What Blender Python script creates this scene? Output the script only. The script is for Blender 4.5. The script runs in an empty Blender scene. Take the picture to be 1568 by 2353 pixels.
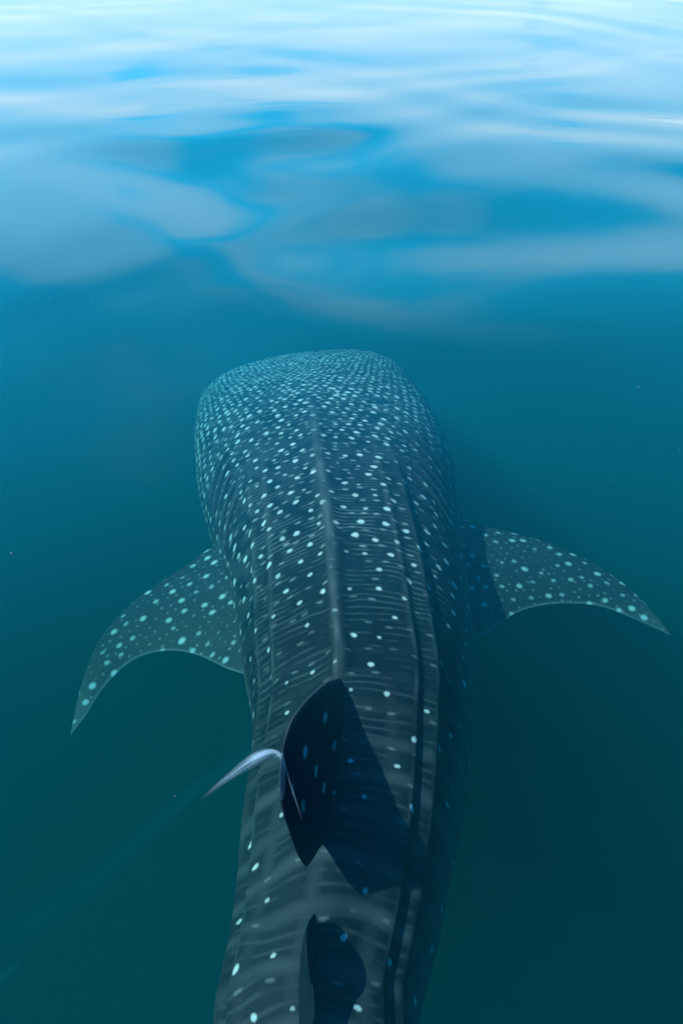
import bpy, math
import numpy as np

rng = np.random.default_rng(7)
scene = bpy.context.scene
C = scene.collection

# ------------------------------------------------------------------ camera
PITCH = math.radians(38.0)          # below the horizon
VFOV = math.radians(62.0)
CAM_H = 1.9                         # metres above the water
cam_data = bpy.data.cameras.new('camera')
cam_data.sensor_fit = 'VERTICAL'
cam_data.angle = VFOV
cam_data.clip_end = 5000
cam_data.clip_start = 0.05
cam = bpy.data.objects.new('camera', cam_data)
C.objects.link(cam)
cam.location = (0, 0, CAM_H)
cam.rotation_euler = (math.pi / 2 - PITCH, 0, 0)
scene.camera = cam

# ------------------------------------------------------------------ light
SUN_ELEV = math.radians(45)
SUN_AZ = math.radians(-90)          # compass direction of the sun, 0 = +Y (ahead), negative = left
world = bpy.data.worlds.new('World')
scene.world = world
world.use_nodes = True
nt = world.node_tree
for n in list(nt.nodes):
    nt.nodes.remove(n)
def wn(t, **k):
    n = nt.nodes.new(t)
    for a, v in k.items():
        setattr(n, a, v)
    return n
out = wn('ShaderNodeOutputWorld')
bg = wn('ShaderNodeBackground')
bg.inputs['Strength'].default_value = 0.15
sky = wn('ShaderNodeTexSky')
sky.sky_type = 'NISHITA'
sky.sun_disc = False
sky.sun_elevation = SUN_ELEV
sky.sun_rotation = SUN_AZ
sky.air_density = 1.0
sky.dust_density = 0.3
sky.ozone_density = 4.0
tc = wn('ShaderNodeTexCoord')
sep = wn('ShaderNodeSeparateXYZ')
nt.links.new(tc.outputs['Generated'], sep.inputs[0])
zz = wn('ShaderNodeMath', operation='MAXIMUM'); zz.inputs[1].default_value = 0.0
nt.links.new(sep.outputs['Z'], zz.inputs[0])
zb = wn('ShaderNodeMath', operation='ADD'); zb.inputs[1].default_value = 0.12
nt.links.new(zz.outputs[0], zb.inputs[0])
px = wn('ShaderNodeMath', operation='DIVIDE'); py = wn('ShaderNodeMath', operation='DIVIDE')
nt.links.new(sep.outputs['X'], px.inputs[0]); nt.links.new(zb.outputs[0], px.inputs[1])
nt.links.new(sep.outputs['Y'], py.inputs[0]); nt.links.new(zb.outputs[0], py.inputs[1])
comb = wn('ShaderNodeCombineXYZ')
nt.links.new(px.outputs[0], comb.inputs[0]); nt.links.new(py.outputs[0], comb.inputs[1])
comb.inputs[2].default_value = 3.7
noise = wn('ShaderNodeTexNoise')
noise.inputs['Scale'].default_value = 1.9
noise.inputs['Detail'].default_value = 3
noise.inputs['Roughness'].default_value = 0.5
noise.inputs['Distortion'].default_value = 0.3
nt.links.new(comb.outputs[0], noise.inputs['Vector'])
# cloud cover thickens towards the horizon, as any broken layer does
cov = wn('ShaderNodeMapRange')
cov.inputs['From Min'].default_value = 0.05
cov.inputs['From Max'].default_value = 0.65
cov.inputs['To Min'].default_value = 0.34
cov.inputs['To Max'].default_value = -0.26
nt.links.new(zz.outputs[0], cov.inputs['Value'])
addc = wn('ShaderNodeMath', operation='ADD')
nt.links.new(noise.outputs['Fac'], addc.inputs[0]); nt.links.new(cov.outputs[0], addc.inputs[1])
cl = wn('ShaderNodeMapRange', interpolation_type='SMOOTHSTEP')
cl.inputs['From Min'].default_value = 0.44
cl.inputs['From Max'].default_value = 0.66
cl.inputs['To Max'].default_value = 0.80
nt.links.new(addc.outputs[0], cl.inputs['Value'])
mix = wn('ShaderNodeMix', data_type='RGBA')
op = wn('ShaderNodeMapRange')                                           # thin veils overhead, fuller cloud low down
op.inputs['From Min'].default_value = 0.10
op.inputs['From Max'].default_value = 0.47
op.inputs['To Min'].default_value = 0.72
op.inputs['To Max'].default_value = 0.08
nt.links.new(zz.outputs[0], op.inputs['Value'])
opm = wn('ShaderNodeMath', operation='MULTIPLY')
nt.links.new(cl.outputs[0], opm.inputs[0]); nt.links.new(op.outputs[0], opm.inputs[1])
nt.links.new(opm.outputs[0], mix.inputs[0])
tint = wn('ShaderNodeMix', data_type='RGBA', blend_type='MULTIPLY')      # a deep, clean tropical blue
tint.inputs[0].default_value = 1.0
hz = wn('ShaderNodeMapRange', interpolation_type='SMOOTHSTEP')          # hazier and brighter low down, deep overhead
hz.inputs['From Min'].default_value = 0.42
hz.inputs['From Max'].default_value = 0.84
nt.links.new(zz.outputs[0], hz.inputs['Value'])
hzc = wn('ShaderNodeMix', data_type='RGBA')
hzc.inputs[6].default_value = (0.22, 4.6, 5.2, 1)
hzc.inputs[7].default_value = (0.12, 0.60, 1.0, 1)
nt.links.new(hz.outputs[0], hzc.inputs[0])
lo = wn('ShaderNodeMapRange', interpolation_type='SMOOTHSTEP')          # paler towards the horizon
lo.inputs['From Min'].default_value = 0.06
lo.inputs['From Max'].default_value = 0.32
nt.links.new(zz.outputs[0], lo.inputs['Value'])
loc = wn('ShaderNodeMix', data_type='RGBA')
loc.inputs[6].default_value = (0.75, 1.25, 1.7, 1)
nt.links.new(lo.outputs[0], loc.inputs[0])
nt.links.new(hzc.outputs[2], loc.inputs[7])
nt.links.new(loc.outputs[2], tint.inputs[7])
nt.links.new(sky.outputs['Color'], tint.inputs[6])
nt.links.new(tint.outputs[2], mix.inputs[6])
mix.inputs[7].default_value = (12.6, 15.8, 17.6, 1)
nt.links.new(mix.outputs[2], bg.inputs['Color'])
nt.links.new(bg.outputs[0], out.inputs['Surface'])

sun_data = bpy.data.lights.new('sun', 'SUN')
sun_data.energy = 4.2
sun_data.angle = math.radians(0.9)
sun_data.color = (1.0, 0.95, 0.88)
sun = bpy.data.objects.new('sun', sun_data)
C.objects.link(sun)
sun.rotation_euler = (math.pi / 2 - SUN_ELEV, 0, math.pi - SUN_AZ)

vs = scene.view_settings
vs.view_transform = 'Standard'
vs.look = 'None'
vs.exposure = 0.3
vs.gamma = 1.0
cy = scene.cycles
cy.use_denoising = True
cy.max_bounces = 10
cy.volume_bounces = 3
cy.transparent_max_bounces = 12
cy.caustics_reflective = False
cy.caustics_refractive = False

# ------------------------------------------------------------------ helpers
FPX = 1176 / math.tan(VFOV / 2)     # measured on a 1568 x 2352 copy of the photograph
CP, SP = math.cos(PITCH), math.sin(PITCH)
def ray(px_, py_):
    u, v = (px_ - 784) / FPX, (1176 - py_) / FPX
    return np.array([u, CP + v * SP, -SP + v * CP])
def at_z(px_, py_, z):
    d = ray(px_, py_)
    k = (z - CAM_H) / d[2]
    return np.array([0, 0, CAM_H]) + d * k
def ip(x, xs, ys):
    """smooth (monotone cubic) interpolation"""
    xs = np.asarray(xs, float); ys = np.asarray(ys, float)
    h = np.diff(xs); dl = np.diff(ys) / h
    m = np.zeros_like(ys)
    m[0], m[-1] = dl[0], dl[-1]
    for i in range(1, len(xs) - 1):
        m[i] = 0 if dl[i - 1] * dl[i] <= 0 else 2 * dl[i - 1] * dl[i] / (dl[i - 1] + dl[i])
    x = np.clip(np.asarray(x, float), xs[0], xs[-1])
    k = np.clip(np.searchsorted(xs, x, side='right') - 1, 0, len(xs) - 2)
    tt = (x - xs[k]) / h[k]
    return ((2 * tt**3 - 3 * tt**2 + 1) * ys[k] + (tt**3 - 2 * tt**2 + tt) * h[k] * m[k]
            + (-2 * tt**3 + 3 * tt**2) * ys[k + 1] + (tt**3 - tt**2) * h[k] * m[k + 1])
def sstep(a, b, x):
    t = np.clip((x - a) / (b - a), 0, 1)
    return t * t * (3 - 2 * t)
def hash2(i, j, k):
    v = np.sin(i * 127.1 + j * 311.7 + k * 74.7) * 43758.5453
    return v - np.floor(v)
def vnoise(x, y, seed=0):
    xi, yi = np.floor(x), np.floor(y)
    fx, fy = x - xi, y - yi
    fx, fy = fx * fx * (3 - 2 * fx), fy * fy * (3 - 2 * fy)
    a = hash2(xi, yi, seed); b = hash2(xi + 1, yi, seed)
    c = hash2(xi, yi + 1, seed); d = hash2(xi + 1, yi + 1, seed)
    return (a * (1 - fx) + b * fx) * (1 - fy) + (c * (1 - fx) + d * fx) * fy
def grid_quads(nr, nc, base=0, wrap=False):
    r = np.arange(nr - 1)[:, None]
    c = np.arange(nc if wrap else nc - 1)[None, :]
    c2 = (c + 1) % nc
    q = np.stack([r * nc + c, r * nc + c2, (r + 1) * nc + c2, (r + 1) * nc + c], -1)
    return q.reshape(-1, 4) + base
def make_mesh(name, verts, quads, attrs=None):
    me = bpy.data.meshes.new(name)
    nv, nf = len(verts), len(quads)
    me.vertices.add(nv)
    me.vertices.foreach_set('co', np.asarray(verts, np.float32).ravel())
    me.loops.add(nf * 4)
    me.loops.foreach_set('vertex_index', np.asarray(quads, np.int32).ravel())
    me.polygons.add(nf)
    me.polygons.foreach_set('loop_start', np.arange(0, nf * 4, 4, dtype=np.int32))
    me.polygons.foreach_set('use_smooth', np.ones(nf, bool))
    for k, v in (attrs or {}).items():
        a = me.attributes.new(k, 'FLOAT', 'POINT')
        a.data.foreach_set('value', np.asarray(v, np.float32))
    me.update(calc_edges=True)
    me.validate()
    return me

# ------------------------------------------------------------------ materials
def water_material():
    m = bpy.data.materials.new('sea_water')
    m.use_nodes = True
    t = m.node_tree
    for n in list(t.nodes):
        t.nodes.remove(n)
    o = t.nodes.new('ShaderNodeOutputMaterial')
    mx = t.nodes.new('ShaderNodeMixShader')
    fr = t.nodes.new('ShaderNodeFresnel'); fr.inputs['IOR'].default_value = 1.333
    tr = t.nodes.new('ShaderNodeBsdfTransparent')
    gl = t.nodes.new('ShaderNodeBsdfGlossy')
    gl.inputs['Roughness'].default_value = 0.05
    t.links.new(fr.outputs[0], mx.inputs[0])
    t.links.new(tr.outputs[0], mx.inputs[1])
    t.links.new(gl.outputs[0], mx.inputs[2])
    t.links.new(mx.outputs[0], o.inputs['Surface'])
    vsn = t.nodes.new('ShaderNodeVolumeScatter')
    vsn.inputs['Color'].default_value = (0.01, 0.57, 0.68, 1)
    vsn.inputs['Density'].default_value = 0.142
    vsn.inputs['Anisotropy'].default_value = 0.0
    va = t.nodes.new('ShaderNodeVolumeAbsorption')
    va.inputs['Color'].default_value = (0.12, 0.78, 0.77, 1)
    va.inputs['Density'].default_value = 1.0
    ad = t.nodes.new('ShaderNodeAddShader')
    t.links.new(vsn.outputs[0], ad.inputs[0]); t.links.new(va.outputs[0], ad.inputs[1])
    t.links.new(ad.outputs[0], o.inputs['Volume'])
    return m
def skin_material():
    m = bpy.data.materials.new('whale_shark_skin')
    m.use_nodes = True
    t = m.node_tree
    b = t.nodes['Principled BSDF']
    at = t.nodes.new('ShaderNodeAttribute'); at.attribute_name = 'pattern'
    ag = t.nodes.new('ShaderNodeAttribute'); ag.attribute_name = 'slit'
    ar = t.nodes.new('ShaderNodeAttribute'); ar.attribute_name = 'belly'
    no = t.nodes.new('ShaderNodeTexNoise'); no.inputs['Scale'].default_value = 9; no.inputs['Detail'].default_value = 6
    tcx = t.nodes.new('ShaderNodeTexCoord')
    t.links.new(tcx.outputs['Object'], no.inputs['Vector'])
    base = t.nodes.new('ShaderNodeMix'); base.data_type = 'RGBA'
    base.inputs[6].default_value = (0.003, 0.013, 0.022, 1)
    base.inputs[7].default_value = (0.011, 0.030, 0.042, 1)
    mo = t.nodes.new('ShaderNodeTexNoise'); mo.inputs['Scale'].default_value = 2.6; mo.inputs['Detail'].default_value = 5
    t.links.new(tcx.outputs['Object'], mo.inputs['Vector'])
    mm = t.nodes.new('ShaderNodeMath'); mm.operation = 'MULTIPLY_ADD'; mm.inputs[1].default_value = 2.2; mm.inputs[2].default_value = -1.1
    t.links.new(mo.outputs['Fac'], mm.inputs[0])
    ms = t.nodes.new('ShaderNodeMath'); ms.operation = 'ADD'; ms.use_clamp = True
    t.links.new(mm.outputs[0], ms.inputs[0]); t.links.new(no.outputs['Fac'], ms.inputs[1])
    t.links.new(ms.outputs[0], base.inputs[0])
    bel = t.nodes.new('ShaderNodeMix'); bel.data_type = 'RGBA'
    bel.inputs[7].default_value = (0.55, 0.58, 0.58, 1)
    t.links.new(ar.outputs['Fac'], bel.inputs[0]); t.links.new(base.outputs[2], bel.inputs[6])
    sp = t.nodes.new('ShaderNodeMix'); sp.data_type = 'RGBA'
    sp.inputs[7].default_value = (0.66, 0.84, 0.86, 1)
    t.links.new(at.outputs['Fac'], sp.inputs[0]); t.links.new(bel.outputs[2], sp.inputs[6])
    sl = t.nodes.new('ShaderNodeMix'); sl.data_type = 'RGBA'
    sl.inputs[7].default_value = (0.004, 0.005, 0.006, 1)
    t.links.new(ag.outputs['Fac'], sl.inputs[0]); t.links.new(sp.outputs[2], sl.inputs[6])
    t.links.new(sl.outputs[2], b.inputs['Base Color'])
    b.inputs['Roughness'].default_value = 0.55
    b.inputs['Specular IOR Level'].default_value = 0.12
    n2 = t.nodes.new('ShaderNodeTexNoise'); n2.inputs['Scale'].default_value = 160; n2.inputs['Detail'].default_value = 3
    t.links.new(tcx.outputs['Object'], n2.inputs['Vector'])
    bu = t.nodes.new('ShaderNodeBump'); bu.inputs['Strength'].default_value = 0.15; bu.inputs['Distance'].default_value = 0.004
    t.links.new(n2.outputs['Fac'], bu.inputs['Height']); t.links.new(bu.outputs[0], b.inputs['Normal'])
    return m
def plain_material(name, col, rough=0.9):
    m = bpy.data.materials.new(name)
    m.use_nodes = True
    t = m.node_tree
    b = t.nodes['Principled BSDF']
    no = t.nodes.new('ShaderNodeTexNoise'); no.inputs['Scale'].default_value = 0.4; no.inputs['Detail'].default_value = 8
    r = t.nodes.new('ShaderNodeMix'); r.data_type = 'RGBA'
    r.inputs[6].default_value = (*[c * 0.7 for c in col], 1); r.inputs[7].default_value = (*[c * 1.3 for c in col], 1)
    t.links.new(no.outputs['Fac'], r.inputs[0]); t.links.new(r.outputs[2], b.inputs['Base Color'])
    b.inputs['Roughness'].default_value = rough
    return m
M_WATER, M_SKIN = water_material(), skin_material()

# ------------------------------------------------------------------ sea bed, far below
R = 1500.0
sb = make_mesh('seabed', [(-R, -R, -30), (R, -R, -30), (R, R, -30), (-R, R, -30)], [(0, 1, 2, 3)])
o = bpy.data.objects.new('seabed', sb); C.objects.link(o); sb.materials.append(plain_material('seabed_sand', (0.2, 0.18, 0.14)))
o['kind'] = 'structure'

# ------------------------------------------------------------------ water: swell, ripples and the fin's wave
def axis(dense, lim):
    """coordinates with given (position, spacing) control pairs, ends stretched to lim"""
    ps, hs = zip(*dense)
    xs = [ps[0]]
    while xs[-1] < ps[-1]:
        xs.append(xs[-1] + float(np.interp(xs[-1], ps, hs)))
    h = hs[-1]
    while xs[-1] < lim:
        h *= 1.35; xs.append(xs[-1] + h)
    h = hs[0]
    while xs[0] > -lim:
        h *= 1.35; xs.insert(0, xs[0] - h)
    return np.array(xs)
wx = axis([(-9, .12), (-4, .07), (-1.3, .035), (-0.75, .008), (0.1, .008), (0.6, .035), (4, .07), (9, .12)], 1200)
wy = axis([(-3, .10), (0.4, .04), (0.95, .008), (1.65, .008), (2.2, .035), (5, .05), (12, .08), (24, .16)], 1200)
WX, WY = np.meshgrid(wx, wy)
WZ = np.zeros_like(WX)
# long, low, mostly cross-running swell and ripples (wavelength, slope, heading)
for wl, sl, hd in [(6.5, .022, 40), (4.4, .028, 128), (3.2, .028, 78), (2.5, .028, 150), (1.9, .022, 22),
                   (1.4, .018, 62), (1.1, .012, 112), (0.8, .006, 160)]:
    a = math.radians(hd + rng.uniform(-8, 8)); k = 2 * math.pi / wl
    warp = 1.3 * (vnoise(WX / (wl * 1.6) + 11, WY / (wl * 1.6), int(wl * 10)) - .5) * wl
    amp = sl / k * (0.35 + 1.3 * vnoise(WX / (wl * 1.9), WY / (wl * 1.9) + 5, int(wl * 10) + 1))
    WZ += amp * np.sin(k * (WX * math.cos(a) + WY * math.sin(a) + warp) + rng.uniform(0, 6.28))
far = np.hypot(WX, WY)
calm = 0.30 + 0.70 * sstep(2.5, 7.0, WY)              # slick, flattened water round the animal
WZ *= calm * (1 - .66 * sstep(5, 13, far)) * (1 - sstep(22, 60, far))
# the wave thrown off by the dorsal fin: a steep little crest trailing away to the left
crest = np.array([at_z(x, y, 0.0)[:2] for x, y in [(646, 1730), (628, 1734), (600, 1744), (560, 1768), (510, 1804), (460, 1846), (400, 1905), (330, 1990), (240, 2080), (100, 2190)]])
seg = np.diff(crest, axis=0); sl_ = np.hypot(seg[:, 0], seg[:, 1]); cum = np.concatenate([[0], np.cumsum(sl_)])
mask = (np.abs(WX + .5) < 1.2) & (WY > .2) & (WY < 2.4)
P = np.stack([WX[mask], WY[mask]], -1)
best = np.full(len(P), 9.0); dist = np.zeros(len(P)); along = np.zeros(len(P))
for i in range(len(seg)):
    d = seg[i] / sl_[i]
    q = P - crest[i]
    u = np.clip(q @ d, 0, sl_[i])
    r_ = q - u[:, None] * d
    dd = np.hypot(r_[:, 0], r_[:, 1])
    side = -(d[0] * q[:, 1] - d[1] * q[:, 0])           # > 0 on the far (forward) side
    up = dd < best
    best[up] = dd[up]; dist[up] = (np.sign(side) * dd)[up]; along[up] = (cum[i] + u)[up]
w = np.interp(along, [0, .05, .16, .30, .45, 1.0], [.030, .040, .035, .040, .060, .12])
hgt = np.interp(along, [0, .05, .16, .30, .45, 1.0], [0.002, 0.003, 0.005, 0.006, 0.007, 0.010])
prof = np.where(dist > 0, np.exp(-(dist / w) ** 2), np.exp(-(dist / (w * 2.2)) ** 2))
hgt = hgt * sstep(.0, .09, (P - crest[0]) @ (seg[0] / sl_[0]))
zz_ = WZ[mask]; zz_ += hgt * prof; WZ[mask] = zz_
nr, nc = WZ.shape
V = np.stack([WX, WY, WZ], -1).reshape(-1, 3)
Q = grid_quads(nr, nc)
# close the body of water: skirt and bottom
ring = np.concatenate([np.arange(nc), np.arange(1, nr) * nc + nc - 1, (nr - 1) * nc + np.arange(nc - 2, -1, -1), np.arange(nr - 2, 0, -1) * nc])
low = V[ring].copy(); low[:, 2] = -28
base = len(V); n = len(ring)
k = np.arange(n)
sk = np.stack([ring[k], base + k, base + (k + 1) % n, ring[(k + 1) % n]], -1)
bot_c = base + n
# bottom as a quad lattice under the top grid corners (same ring, fanned)
V = np.concatenate([V, low, [[0, 0, -28]]])
fan = [(base + int(i), bot_c, base + int((i + 2) % n), base + int((i + 1) % n)) for i in range(0, n - 1, 2)]
me = make_mesh('water', V, np.concatenate([Q, sk, np.array(fan)]))
me.materials.append(M_WATER)
o = bpy.data.objects.new('water', me); C.objects.link(o)
o['kind'] = 'structure'

# aerated white water sliding off the fin, a thin silky film lying on the crest
NF, MF = 260, 28
fpath = np.array([at_z(x, y, .012)[:2] for x, y in [(700, 1905), (688, 1868), (672, 1820), (656, 1772), (646, 1742), (634, 1732), (612, 1736), (585, 1750), (550, 1774), (505, 1808), (460, 1846), (430, 1874)]])
fcum = np.concatenate([[0], np.cumsum(np.hypot(*np.diff(fpath, axis=0).T))])
F0 = fcum[5]                                        # where the film leaves the fin
fa = np.linspace(0, fcum[-1], NF)
fx, fy = np.interp(fa, fcum, fpath[:, 0]), np.interp(fa, fcum, fpath[:, 1])
fa = fa - F0
tg = np.stack([np.gradient(fx), np.gradient(fy)], -1); tg /= np.linalg.norm(tg, axis=1)[:, None]
kern = np.hanning(41); kern /= kern.sum()
tg = np.stack([np.convolve(np.pad(tg[:, i], 20, mode='edge'), kern, 'valid') for i in range(2)], -1)
fx, fy = (np.convolve(np.pad(q, 12, mode='edge'), np.hanning(25) / np.hanning(25).sum(), 'valid') for q in (fx, fy))
wd = np.interp(fa, [-.22, -.10, -.03, .02, .06, .12, .20, .30], [.002, .003, .007, .019, .022, .015, .008, .002])
cr = np.linspace(-1, 1, MF)
FX = fx[:, None] + tg[:, 1:2] * cr[None] * wd[:, None]
FY = fy[:, None] - tg[:, 0:1] * cr[None] * wd[:, None]
ix = np.clip(np.searchsorted(wx, FX) - 1, 0, nc - 2); iy = np.clip(np.searchsorted(wy, FY) - 1, 0, nr - 2)
ux = (FX - wx[ix]) / (wx[ix + 1] - wx[ix]); uy = (FY - wy[iy]) / (wy[iy + 1] - wy[iy])
FZ = (WZ[iy, ix] * (1 - ux) + WZ[iy, ix + 1] * ux) * (1 - uy) + (WZ[iy + 1, ix] * (1 - ux) + WZ[iy + 1, ix + 1] * ux) * uy
FZ = FZ + .004 + .3 * wd[:, None] * np.cos(cr[None] * math.pi / 2)
AL, CR = np.meshgrid(fa, cr, indexing='ij')
dens = 1.5 * (1 - np.abs(CR) ** 2) ** 1.5 * np.interp(AL, [-.22, -.15, -.06, .0, .06, .12, .18, .235], [0, .14, .08, .36, .54, .34, .12, 0.0])
strand = vnoise(AL * 9 + 5, CR * 4.5 + 3 * AL + 9, 61) * .6 + vnoise(AL * 22 + 9, CR * 9 + 7 * AL + 20, 62) * .4
dens = np.clip(dens * (.05 + 1.25 * strand) * .60, 0, 1)
fm = make_mesh('foam', np.stack([FX, FY, FZ], -1).reshape(-1, 3), grid_quads(NF, MF), {'film': dens.ravel()})
m = bpy.data.materials.new('white_water'); m.use_nodes = True
t = m.node_tree
b = t.nodes['Principled BSDF']
b.inputs['Base Color'].default_value = (.66, .72, .75, 1); b.inputs['Roughness'].default_value = .6; b.inputs['Specular IOR Level'].default_value = .1
fa_ = t.nodes.new('ShaderNodeAttribute'); fa_.attribute_name = 'film'
t.links.new(fa_.outputs['Fac'], b.inputs['Alpha'])
fm.materials.append(m)
o = bpy.data.objects.new('foam', fm); C.objects.link(o)
o['kind'] = 'stuff'
o['label'] = 'thin white streak of churned water trailing left from the dorsal fin'
o['category'] = 'foam'

# ------------------------------------------------------------------ whale shark
# outline of the animal in the picture (row, left edge, right edge); turned into stations along its length
OUT = [(852, 535, 890), (862, 508, 905), (884, 476, 930), (915, 453, 952), (960, 445, 980), (1000, 443, 1003), (1100, 450, 1040), (1200, 476, 1052),
       (1300, 505, 1064), (1400, 530, 1078), (1540, 556, 1090), (1650, 576, 1091), (1750, 572, 1079), (1850, 560, 1066), (1950, 550, 1050),
       (2050, 544, 1030), (2150, 533, 1010), (2250, 515, 986), (2352, 495, 964)]
def ridge_z(y):
    return ip(y, [-3.5, -1.5, 0.3, 1.0, 1.9, 2.9, 3.7, 4.2, 4.6], [-0.45, -0.42, -0.36, -0.33, -0.30, -0.28, -0.34, -0.44, -0.55])
def top_k(y):                       # height of the upper half of the section over half its width
    return ip(y, [-2, 0.3, 1.5, 2.6, 3.4, 4.3], [1.05, .95, .85, .74, .60, .46])
st = []
for Y, xl, xr in OUT:
    a = 0.4; y = 2.0
    for _ in range(30):
        zs = float(ridge_z(y) - top_k(y) * a)
        pl, pr = at_z(xl, Y, zs), at_z(xr, Y, zs)
        a = (pr[0] - pl[0]) / 2; y = pl[1]
    st.append((y, (pl[0] + pr[0]) / 2, a))
st = sorted(st)
sy, scx, sa = map(np.array, zip(*st))
# the tail, out of the frame behind
ty = np.array([-2.6, -2.2, -1.6, -0.9, -0.2]); tcx = np.array([-0.30, -0.24, -0.14, -0.07, -0.04]); ta = np.array([0.035, 0.06, 0.11, 0.17, 0.215])
keep = sy > 0.35
sy, scx, sa = np.concatenate([ty, sy[keep]]), np.concatenate([tcx, scx[keep]]), np.concatenate([ta, sa[keep]])
Y_BLUNT, A_BLUNT = sy[-1], sa[-1]
Y_TIP = Y_BLUNT + 0.05
def half_w(y):
    a = ip(np.minimum(y, Y_BLUNT), sy, sa)
    u = np.clip((y - Y_BLUNT) / (Y_TIP - Y_BLUNT), 0, 1)
    return a * np.sqrt(np.clip(1 - u ** 2.8, 0, 1))
def cen_x(y):
    return ip(y, sy, scx)
def roll(y):
    return np.radians(ip(y, [-2.5, 0.2, 1.2, 2.0, 3.0, 4.3], [0, 4, 11, 15, 10, 7]))
NS, NT = 1250, 640
v = np.linspace(0, 1, NS)
# station spacing: very fine at the blunt snout, even along the back, coarse over the tail
ys = np.concatenate([np.linspace(-2.6, 0.3, 110, endpoint=False), np.linspace(0.3, Y_BLUNT - 0.25, NS - 110 - 190, endpoint=False),
                     Y_BLUNT - 0.25 + (Y_TIP - Y_BLUNT + 0.25) * np.sin(np.linspace(0, math.pi / 2, 190))])[::-1]
tau_top = np.linspace(-1.62, 1.62, NT - 90)
tau = np.concatenate([tau_top, np.linspace(1.62, 2 * math.pi - 1.62, 92)[1:-1]])
T, YY = np.meshgrid(tau, ys)
T = np.where(T > math.pi, T - 2 * math.pi, T)
A = half_w(YY); K = top_k(YY)
noseu = np.clip((YY - (Y_BLUNT - 0.55)) / (Y_TIP - Y_BLUNT + 0.55), 0, 1)
noser = np.sqrt(np.clip(1 - noseu ** 2.4, 0, 1))
Aref = ip(np.minimum(YY, Y_BLUNT), sy, sa)
BT = K * Aref * (0.30 + 0.70 * noser) * np.where(YY > Y_BLUNT, A / np.maximum(Aref, 1e-6), 1)
BB = Aref * ip(YY, [-2.5, 0.5, 2.5, 3.5, 4.3], [1.0, .85, .8, .62, .45]) * (0.30 + 0.70 * noser) * np.where(YY > Y_BLUNT, A / np.maximum(Aref, 1e-6), 1)
pw = ip(YY, [-2.5, 0.5, 2.5, 3.6, 4.3], [1, .98, .95, .86, .80])
sT, cT = np.sin(T), np.cos(T)
X = A * np.sign(sT) * np.abs(sT) ** pw
Z = np.where(cT > 0, BT * np.abs(cT) ** 1.0, -BB * np.abs(cT) ** .9)
S_ = Y_TIP - YY                                     # distance behind the snout
# ridges along the back
rad = np.hypot(X, Z) + 1e-6
def ridge(t0, w_in, w_out, h):
    d = np.abs(T) - t0
    return h * np.where(d < 0, np.exp(-(d / w_in) ** 2), np.exp(-(d / w_out) ** 2))
on_c = sstep(0.9, 1.5, S_) * (1 - sstep(Y_TIP - 1.98, Y_TIP - 1.86, S_))
on_l = sstep(1.45, 2.0, S_)
bump = 0.022 * on_c * np.exp(-(T / 0.065) ** 2)
r1 = ip(S_, [1.5, 1.95, 2.7, 3.1, 3.7, 6.3], [.36, .42, .56, .66, .74, .8])
r2 = ip(S_, [1.5, 1.95, 2.7, 3.1, 3.7, 6.3], [.48, .57, .75, .87, .97, 1.05])
bump += on_l * ridge(r1, .16, .055, 0.017) + on_l * ridge(r2, .10, .065, 0.020)
# a shallow dip across the brow behind the mouth
bump += -0.012 * np.exp(-((S_ - 0.55) / .2) ** 2) * np.exp(-(T / .5) ** 2)
# arc length round the section, from the ridge
Xb, Zb = X * (1 + bump / rad), Z * (1 + bump / rad)
nt_top = len(tau_top)
seglen = np.hypot(np.diff(Xb[:, :nt_top], axis=1), np.diff(Zb[:, :nt_top], axis=1))
arc = np.concatenate([np.zeros((NS, 1)), np.cumsum(seglen, 1)], 1)
mid = nt_top // 2
arc = arc - arc[:, mid:mid + 1]
TA = np.concatenate([arc, np.where(tau[nt_top:] < math.pi, arc[:, -1:] + 0.2, arc[:, :1] - .2) * np.ones((1, NT - nt_top))], 1)

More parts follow.
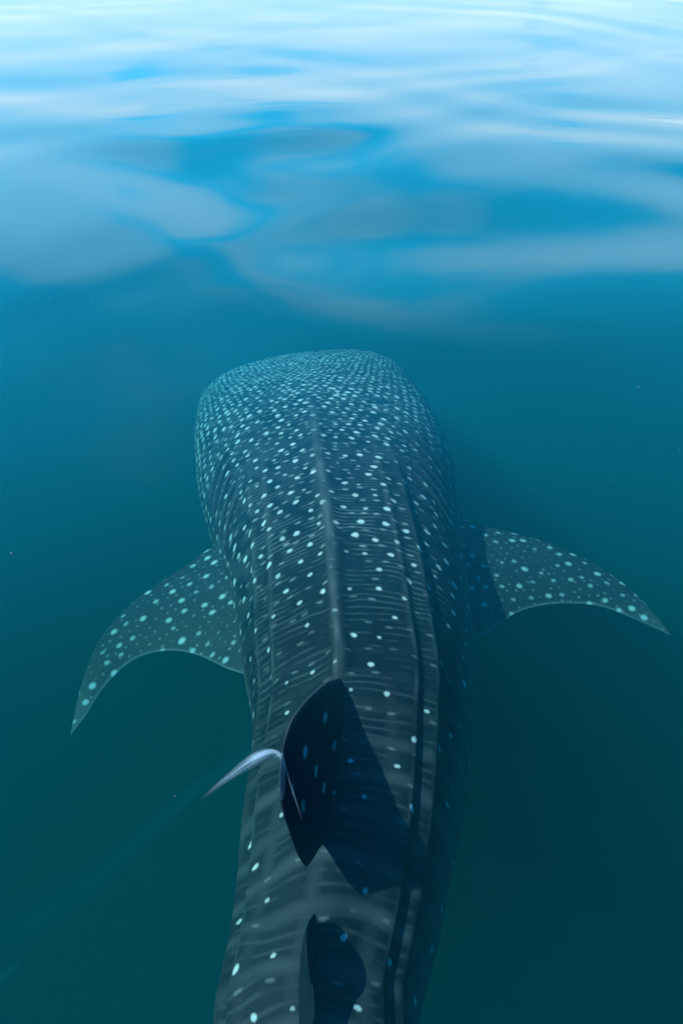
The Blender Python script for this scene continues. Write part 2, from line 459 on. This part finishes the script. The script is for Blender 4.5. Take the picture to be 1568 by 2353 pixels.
# ---- markings: rows of pale spots with thin wavy bars between, fine and dense on the head, large and sparse behind
row_s = np.linspace(0, 8, 4001)
row_L = np.interp(row_s, [0, .35, .7, 1.0, 1.4, 1.8, 2.4, 3.0, 5, 8], [.026, .034, .043, .052, .068, .082, .096, .12, .18, .2])
row_U = np.concatenate([[0], np.cumsum(np.diff(row_s) / row_L[:-1])])
def markings(S, Tm, head_lines=1.0):
    sweep = 0.42 * np.abs(Tm) ** 1.7 * sstep(.5, 1.3, S) / (1 + 0.25 * np.abs(Tm))
    wob = 0.018 * (vnoise(S * 9, Tm * 9, 3) - .5) + 0.035 * (vnoise(S * 3.3, Tm * 3.3, 4) - .5)
    Sp = np.clip(S - sweep + wob * (0.5 + sstep(.3, 1.5, S)), 0.001, 7.99)
    U = np.interp(Sp, row_s, row_U)
    L = np.interp(Sp, row_s, row_L)
    pat = np.zeros_like(S)
    rag = .45 * (vnoise(S * 75, Tm * 75, 41) - .5)
    r0 = np.floor(U)
    body = sstep(.75, 1.5, S)
    tail = sstep(2.3, 2.9, S)
    for dr in (-1, 0, 1):
        r = r0 + dr
        Lr = np.interp(np.interp(r + .5, row_U, row_s), row_s, row_L)
        W = Lr * .96
        off = .5 * np.mod(r, 2)
        Vc = Tm / W + off
        c0 = np.floor(Vc)
        for dc in (-1, 0, 1):
            c = c0 + dc
            j1, j2, j3, j4 = (hash2(r, c, q) for q in (2.0, 3.0, 4.0, 5.0))
            ds = (U - (r + .5 + .30 * (j1 - .5))) * L
            dt = (Vc - (c + .5 + .34 * (j2 - .5))) * W
            big = (j3 > .22)
            rad_ = np.where(big, .0100 + .0055 * j4, .0070 + .003 * j4) * (0.62 + .22 * sstep(.1, 1.0, S) - .22 * tail)
            # spots stretch across the back on the trunk
            q = np.sqrt((dt / (rad_ * 1.15)) ** 2 + (ds / (rad_ * 1.0)) ** 2) + rag
            bright = np.where(big, .66 + .34 * j4, .25 + .25 * j4)
            bright = np.where(j3 < .06 + .25 * tail, 0, bright)
            pat = np.maximum(pat, bright * (1 - sstep(.62, 1.32, q)))
    # small faint spots half way between the rows
    for dr in (-1, 0):
        r = r0 + dr + (U - r0 > .5)
        Lr = np.interp(np.interp(r + .5, row_U, row_s), row_s, row_L)
        W = Lr * .62
        Vc = Tm / W + hash2(r, 7.0, 1.5)
        c0 = np.floor(Vc)
        for dc in (-1, 0, 1):
            c = c0 + dc
            j1, j2, j3 = (hash2(r, c, q) for q in (12.0, 13.0, 14.0))
            ds = (U - (r + 0.0 + .30 * (j1 - .5))) * L
            dt = (Vc - (c + .5 + .4 * (j2 - .5))) * W
            q = np.sqrt((dt / (.011 + .004 * body)) ** 2 + (ds / (.0052 + .001 * body)) ** 2)
            pat = np.maximum(pat, np.where(j3 > .25, .14 + .30 * j3, 0) * (1 - .55 * tail) * (1 - sstep(.5, 1.35, q)))
    # wavy bars
    ph = U * 4 + 1.0 * (vnoise(S * 6, Tm * 5, 8) - .5)
    bar = np.clip(np.cos(2 * math.pi * ph) * 1.0 - .25, 0, 1) ** 1.2
    brk = sstep(.28, .68, .6 * vnoise(S * 22, Tm * 13, 9) + .4 * vnoise(S * 40, Tm * 30, 10))
    pat = np.maximum(pat, head_lines * bar * brk * (.36 - .13 * body - .12 * tail) * (.4 + .9 * vnoise(S * 2.3, Tm * 2.7, 17)))
    bar2 = np.clip(np.cos(2 * math.pi * (U + .5 * (vnoise(S * 3, Tm * 3, 55) - .5))) - .1, 0, 1) * (.3 + vnoise(S * 7, Tm * 5, 56))
    col2 = np.clip(np.cos(2 * math.pi * (Tm / .17 + .3 * (vnoise(S * 3, Tm * 3, 57) - .5))) - .5, 0, 1) * (.2 + vnoise(S * 6, Tm * 6, 58))
    pat = np.maximum(pat, sstep(2.8, 3.5, S) * np.maximum(.07 * bar2, .075 * col2))
    # ladder of pale lengthwise lines low on the flanks
    return pat
PAT = markings(S_, TA)
# pale stripe on the middle ridge and along the side ridges; pale lower flank edge
PAT = np.maximum(PAT * (1 - .55 * on_c * np.exp(-(TA / .03) ** 2)), .13 * (.4 + .8 * vnoise(S_ * 13, TA * 50, 71)) * on_c * np.exp(-(TA / .022) ** 2))
for rr, h_ in ((r1, .10), (r2, .10)):
    PAT = np.maximum(PAT, h_ * .9 * vnoise(S_ * 11, T * 0 + rr * 40, 33) * on_l * np.exp(-((np.abs(T) - rr) / .026) ** 2))
# old white scrapes on top of the head
for s0, t0, rs, rt, b_ in [(.98, .135, .018, .014, .95), (.90, .24, .008, .014, .7), (.955, .165, .006, .02, .6), (1.06, .15, .012, .008, .8), (1.22, .32, .010, .018, .7), (.88, .20, .014, .006, .5)]:
    q = np.sqrt(((S_ - s0 - .4 * (TA - t0)) / rs) ** 2 + ((TA - t0) / rt) ** 2) + .6 * (vnoise(S_ * 90, TA * 90, 21) - .5)
    PAT = np.maximum(PAT, b_ * (1 - sstep(.7, 1.2, q)))
BEL = np.maximum(sstep(1.75, 2.3, np.abs(T)), .22 * sstep(1.05, 1.55, np.abs(T)) * sstep(1.6, 2.4, S_))
PAT *= 1 - sstep(1.7, 1.95, np.abs(T))
# five gill slits on each side, cut in as grooves
SLIT = np.zeros_like(S_)
for g in range(5):
    s0 = 1.50 + .10 * g
    curve = S_ - (s0 + .55 * (np.abs(T) - .80))
    ext = sstep(.66 + .01 * g, .72 + .01 * g, np.abs(T)) * (1 - sstep(1.10, 1.2, np.abs(T)))
    SLIT = np.maximum(SLIT, ext * np.exp(-(curve / .017) ** 4))
    PAT = np.maximum(PAT * (1 - SLIT), ext * .13 * np.exp(-((curve + .030) / .012) ** 2))
    bump = bump - ext * (.020 * np.exp(-(curve / .012) ** 2) - .006 * np.exp(-((curve + .02) / .014) ** 2))
X, Z = X * (1 + bump / rad), Z * (1 + bump / rad)
RO = roll(YY)
CX, ZC = cen_x(YY), ridge_z(YY) - K * Aref
# settle the nose a little lower than the crown
VX = CX + X * np.cos(RO) - Z * np.sin(RO)
VZ = ZC + X * np.sin(RO) + Z * np.cos(RO)
# right hand side up: positive roll lifts +X
verts = [np.stack([VX, YY, VZ], -1).reshape(-1, 3)]
quads = [grid_quads(NS, NT, 0, True)]
attr = {'pattern': [PAT.ravel()], 'slit': [SLIT.ravel()], 'belly': [BEL.ravel()]}
count = NS * NT
def add_grid(P3, pat, bel, wrap=True):
    global count
    a, b = P3.shape[:2]
    verts.append(P3.reshape(-1, 3)); quads.append(grid_quads(a, b, count, wrap))
    attr['pattern'].append(pat.ravel()); attr['slit'].append(np.zeros(a * b)); attr['belly'].append(bel.ravel())
    count += a * b
def curve_pts(pts, n, power=1.0):
    p = np.asarray(pts, float)
    d = np.concatenate([[0], np.cumsum(np.linalg.norm(np.diff(p, axis=0), axis=1))]); d /= d[-1]
    u = np.linspace(0, 1, n)
    k = np.clip(np.searchsorted(d, u, side='right') - 1, 0, len(p) - 2)
    h = np.diff(d)
    m = np.zeros_like(p)
    m[1:-1] = (p[2:] - p[:-2]) / (d[2:] - d[:-2])[:, None]
    m[0], m[-1] = (p[1] - p[0]) / h[0], (p[-1] - p[-2]) / h[-1]
    t_ = ((u - d[k]) / h[k])[:, None]; hk = h[k][:, None]
    return ((2 * t_**3 - 3 * t_**2 + 1) * p[k] + (t_**3 - 2 * t_**2 + t_) * hk * m[k]
            + (3 * t_**2 - 2 * t_**3) * p[k + 1] + (t_**3 - t_**2) * hk * m[k + 1])
def blade(lead, trail, nu, nv_top, nv_bot, thick, up, pattern_fn, bel_under=1.0, plan=False):
    """a fin lofted between its leading and trailing edge (root to tip), with a rounded section"""
    Le, Tr = curve_pts(lead, nu), curve_pts(trail, nu)
    c = np.concatenate([np.linspace(0, math.pi, nv_top, endpoint=False), np.linspace(math.pi, 2 * math.pi, nv_bot, endpoint=False)])
    ch = (1 - np.cos(c)) / 2                        # 0 leading, 1 trailing
    sd = np.where(c < math.pi, 1.0, -1.0)
    shape = np.sqrt(np.clip(ch, 0, 1)) * (1 - ch) ** 1.0 * 2.2 + .03 * np.sin(c) ** 2
    chord = np.linalg.norm(Tr - Le, axis=1)
    u = np.linspace(0, 1, nu)
    th = thick(u) * np.sqrt(np.clip(1 - u ** 30, 0, 1))
    P3 = Le[:, None, :] * (1 - ch[None, :, None]) + Tr[:, None, :] * ch[None, :, None]
    nrm = np.cross(Tr - Le, np.gradient(Le + Tr, axis=0))
    nrm /= np.linalg.norm(nrm, axis=1)[:, None] + 1e-9
    nrm = np.where((nrm @ np.array(up))[:, None] < 0, -nrm, nrm)
    P3 = P3 + nrm[:, None, :] * (th[:, None] * shape[None] * sd[None])[..., None]
    uu, cc = u[:, None] + 0 * ch[None], ch[None] + 0 * u[:, None]
    pat = pattern_fn(uu, cc, chord[:, None], P3) if plan else pattern_fn(uu, cc, chord[:, None])
    bel = np.where(sd[None] < 0, bel_under, 0.0) * np.ones((nu, 1))
    add_grid(P3, np.where(sd[None] < 0, pat * .3, pat), bel)
def side_pts(px, zroot, ztip, sink=0.0):
    p = np.asarray(px, float)
    d = np.concatenate([[0], np.cumsum(np.hypot(*np.diff(p, axis=0).T))]); d /= d[-1]
    return [at_z(x, y, zroot + (ztip - zroot) * k ** 1.25) for (x, y), k in zip(p, d)]
def fin_spots(seed, ls):
    def f(u, ch, chord, P3):
        a, b = P3[..., 0] + .3 * P3[..., 1], P3[..., 1] - .3 * P3[..., 0] + .02 * (vnoise(P3[..., 0] * 9, P3[..., 1] * 9, seed) - .5)
        pat = np.zeros(np.broadcast(a, b).shape)
        for cell, rmin, rmax, br, thr in ((.070, .010, .0155, 1.0, .22), (.038, .0045, .0072, .34, .12)):
            A_, B_ = a / (cell * 1.15) + 0.25 * np.floor(b / cell), b / cell
            a0, b0 = np.floor(A_), np.floor(B_)
            for da in (-1, 0, 1):
                for db in (-1, 0, 1):
                    i, j = a0 + da, b0 + db
                    off = 0.25 * (j - b0)
                    j1, j2, j3, j4 = (hash2(i, j, seed + q) for q in (1., 2., 3., 4.))
                    x = (A_ + off - (i + .5 + .36 * (j1 - .5))) * cell * 1.15
                    y = (B_ - (j + .5 + .36 * (j2 - .5))) * cell
                    q = np.sqrt((x * .85) ** 2 + y ** 2) / (rmin + (rmax - rmin) * j4)
                    pat = np.maximum(pat, np.where(j3 > thr, br * (.5 + .5 * j4), 0) * (1 - sstep(.4, 1.35, q)))
        edge = np.maximum(np.exp(-((1 - ch) * chord / .014) ** 2), .6 * np.exp(-(ch * chord / .012) ** 2))
        pat = np.maximum(pat, .22 * edge)
        return np.maximum(pat, .045 + .10 * sstep(.75, 1, u))
    return f
# left pectoral fin (deeper) and right pectoral fin (lifted by the roll)
zl = float(ridge_z(2.6)) - .38
lead = side_pts([(600, 1255), (540, 1245), (490, 1258), (440, 1293), (390, 1325), (330, 1365), (285, 1405), (250, 1440), (220, 1490), (195, 1550), (178, 1610), (162, 1686)], zl, zl - .30)
trail = side_pts([(640, 1560), (585, 1555), (550, 1545), (520, 1535), (490, 1520), (450, 1503), (400, 1494), (350, 1499), (310, 1514), (270, 1544), (230, 1590), (198, 1642), (163, 1688)], zl, zl - .30)
thick = lambda u: .065 * (1 - u) ** 1.1 + .10 * np.exp(-u / .07) + .004 * (1 - u ** 6)
blade(lead, trail, 300, 230, 40, thick, (0, 0, 1), fin_spots(31., 1.05), 1.0, True)
zr = float(ridge_z(2.7)) - .34
lead = side_pts([(960, 1150), (1010, 1165), (1045, 1185), (1080, 1203), (1150, 1220), (1230, 1240), (1300, 1265), (1370, 1300), (1430, 1340), (1480, 1385), (1515, 1425), (1538, 1458)], zr, zr - .10)
trail = side_pts([(1000, 1475), (1050, 1472), (1090, 1464), (1120, 1450), (1155, 1427), (1180, 1410), (1220, 1395), (1270, 1387), (1320, 1386), (1380, 1393), (1440, 1415), (1500, 1441), (1537, 1459)], zr, zr - .10)
blade(lead, trail, 300, 230, 40, thick, (0, 0, 1), fin_spots(77., 1.15), 1.0, True)
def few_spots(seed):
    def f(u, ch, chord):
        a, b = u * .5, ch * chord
        pat = .16 * np.exp(-(ch * chord / .012) ** 2) * (1 - sstep(.6, .9, u)) + 0 * b  # pale leading edge: the sunlit rim of the fin painted into the pattern
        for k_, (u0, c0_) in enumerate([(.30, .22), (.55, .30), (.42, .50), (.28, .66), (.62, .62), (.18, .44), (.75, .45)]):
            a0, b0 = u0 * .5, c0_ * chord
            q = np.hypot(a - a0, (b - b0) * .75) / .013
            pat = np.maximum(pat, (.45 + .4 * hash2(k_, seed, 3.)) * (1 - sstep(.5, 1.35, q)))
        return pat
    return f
# first dorsal fin, leaning left, its peak just through the surface
def ridge_pt(y, sink=0.0):
    z = -sink
    a, kz = float(half_w(y)), float(top_k(y))
    ro = float(roll(y)); zt = kz * a - sink
    return np.array([float(cen_x(y)) - zt * math.sin(ro), y, float(ridge_z(y)) - kz * a + zt * math.cos(ro)])
apex = at_z(643, 1788, 0.040)
f0, f1 = ridge_pt(2.00, .05), ridge_pt(1.34, .05)
d1_lead = [f0, ridge_pt(1.92, -.006), at_z(748, 1567, -.22), at_z(722, 1588, -.16), at_z(692, 1620, -.09), at_z(667, 1658, -.035), at_z(652, 1705, .0), at_z(646, 1748, .03), apex, at_z(645, 1828, .022), at_z(651, 1866, -.012)]
tip = at_z(704, 1990, -.19)
d1_trail = [f1, ridge_pt(1.32, 0.0), tip, at_z(688, 1972, -.15), at_z(671, 1930, -.09), at_z(656, 1884, -.032)]
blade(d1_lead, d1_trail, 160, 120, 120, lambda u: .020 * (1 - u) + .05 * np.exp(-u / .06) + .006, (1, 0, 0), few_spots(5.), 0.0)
# second dorsal fin
g0, g1 = ridge_pt(1.13, .03), ridge_pt(.80, .03)
d2_lead = [g0, ridge_pt(1.10, -.005), at_z(722, 2098, -.27), at_z(708, 2120, -.225), at_z(702, 2150, -.20), at_z(704, 2190, -.20), at_z(710, 2228, -.217)]
d2_trail = [g1, ridge_pt(.79, 0.0), at_z(722, 2330, -.27), at_z(715, 2275, -.25), at_z(712, 2242, -.228)]
blade(d2_lead, d2_trail, 100, 60, 60, lambda u: .014 * (1 - u) + .04 * np.exp(-u / .08) + .004, (1, 0, 0), lambda u, ch, chord: 0 * u * ch, 0.0)
# fins out of the frame: pelvic, anal and the tall tail fin
def yz_blade(lead, trail, up, seed):
    blade([np.array(p) for p in lead], [np.array(p) for p in trail], 60, 30, 30, lambda u: .012 * (1 - u) + .03 * np.exp(-u / .08) + .003, up, few_spots(seed), 0.0)
zc = float(ridge_z(.6)) - .30
for sgn in (-1, 1):
    yz_blade([(sgn * .15, .62, zc - .06), (sgn * .26, .52, zc - .14), (sgn * .36, .38, zc - .20)], [(sgn * .13, .38, zc - .06), (sgn * .24, .34, zc - .14), (sgn * .35, .30, zc - .20)], (0, 0, 1), 40. + sgn)
zt = float(ridge_z(-2.4)) - .06
yz_blade([(-.26, -2.25, zt + .0), (-.32, -2.62, zt + .12), (-.42, -3.05, zt + .27)], [(-.28, -2.60, zt - .02), (-.36, -2.80, zt + .08), (-.43, -3.12, zt + .26)], (1, 0, 0), 51.)
yz_blade([(-.26, -2.25, zt - .02), (-.30, -2.50, zt - .20), (-.36, -2.72, zt - .42)], [(-.28, -2.60, zt - .0), (-.32, -2.64, zt - .18), (-.37, -2.76, zt - .42)], (1, 0, 0), 53.)
yz_blade([(-.10, -.55, zt - .30), (-.11, -.75, zt - .42)], [(-.12, -.85, zt - .26), (-.12, -.88, zt - .40)], (1, 0, 0), 55.)
me = make_mesh('whale_shark', np.concatenate(verts), np.concatenate(quads), {k: np.concatenate(v_) for k, v_ in attr.items()})
me.materials.append(M_SKIN)
shark = bpy.data.objects.new('whale_shark', me); C.objects.link(shark)
shark['label'] = 'large dark grey white-spotted whale shark swimming away just under the water surface'
shark['category'] = 'whale shark'

# specks of plankton drifting near the surface
SPK = 16
pv, pq = [], []
for i in range(SPK):
    d_ = rng.uniform(1.2, 6.5)
    c_ = np.array([rng.uniform(-.42, .42) * (d_ + .8), d_, -rng.uniform(.02, .22)])
    r_ = rng.uniform(.0008, .0022)
    dirs = rng.normal(size=(8, 3)) * .25 + np.array([(x, y, z) for x in (-1, 1) for y in (-1, 1) for z in (-1, 1)])
    pv.append(c_ + dirs * r_)
    k0 = i * 8
    pq += [(k0 + a, k0 + b, k0 + c, k0 + d) for a, b, c, d in ((0, 1, 3, 2), (4, 6, 7, 5), (0, 4, 5, 1), (2, 3, 7, 6), (0, 2, 6, 4), (1, 5, 7, 3))]
pm = make_mesh('plankton', np.concatenate(pv), np.array(pq))
pm.materials.append(plain_material('plankton_speck', (.55, .6, .55)))
o = bpy.data.objects.new('plankton', pm); C.objects.link(o)
o['kind'] = 'stuff'
o['label'] = 'tiny pale specks drifting in the water around the whale shark'
o['category'] = 'plankton'
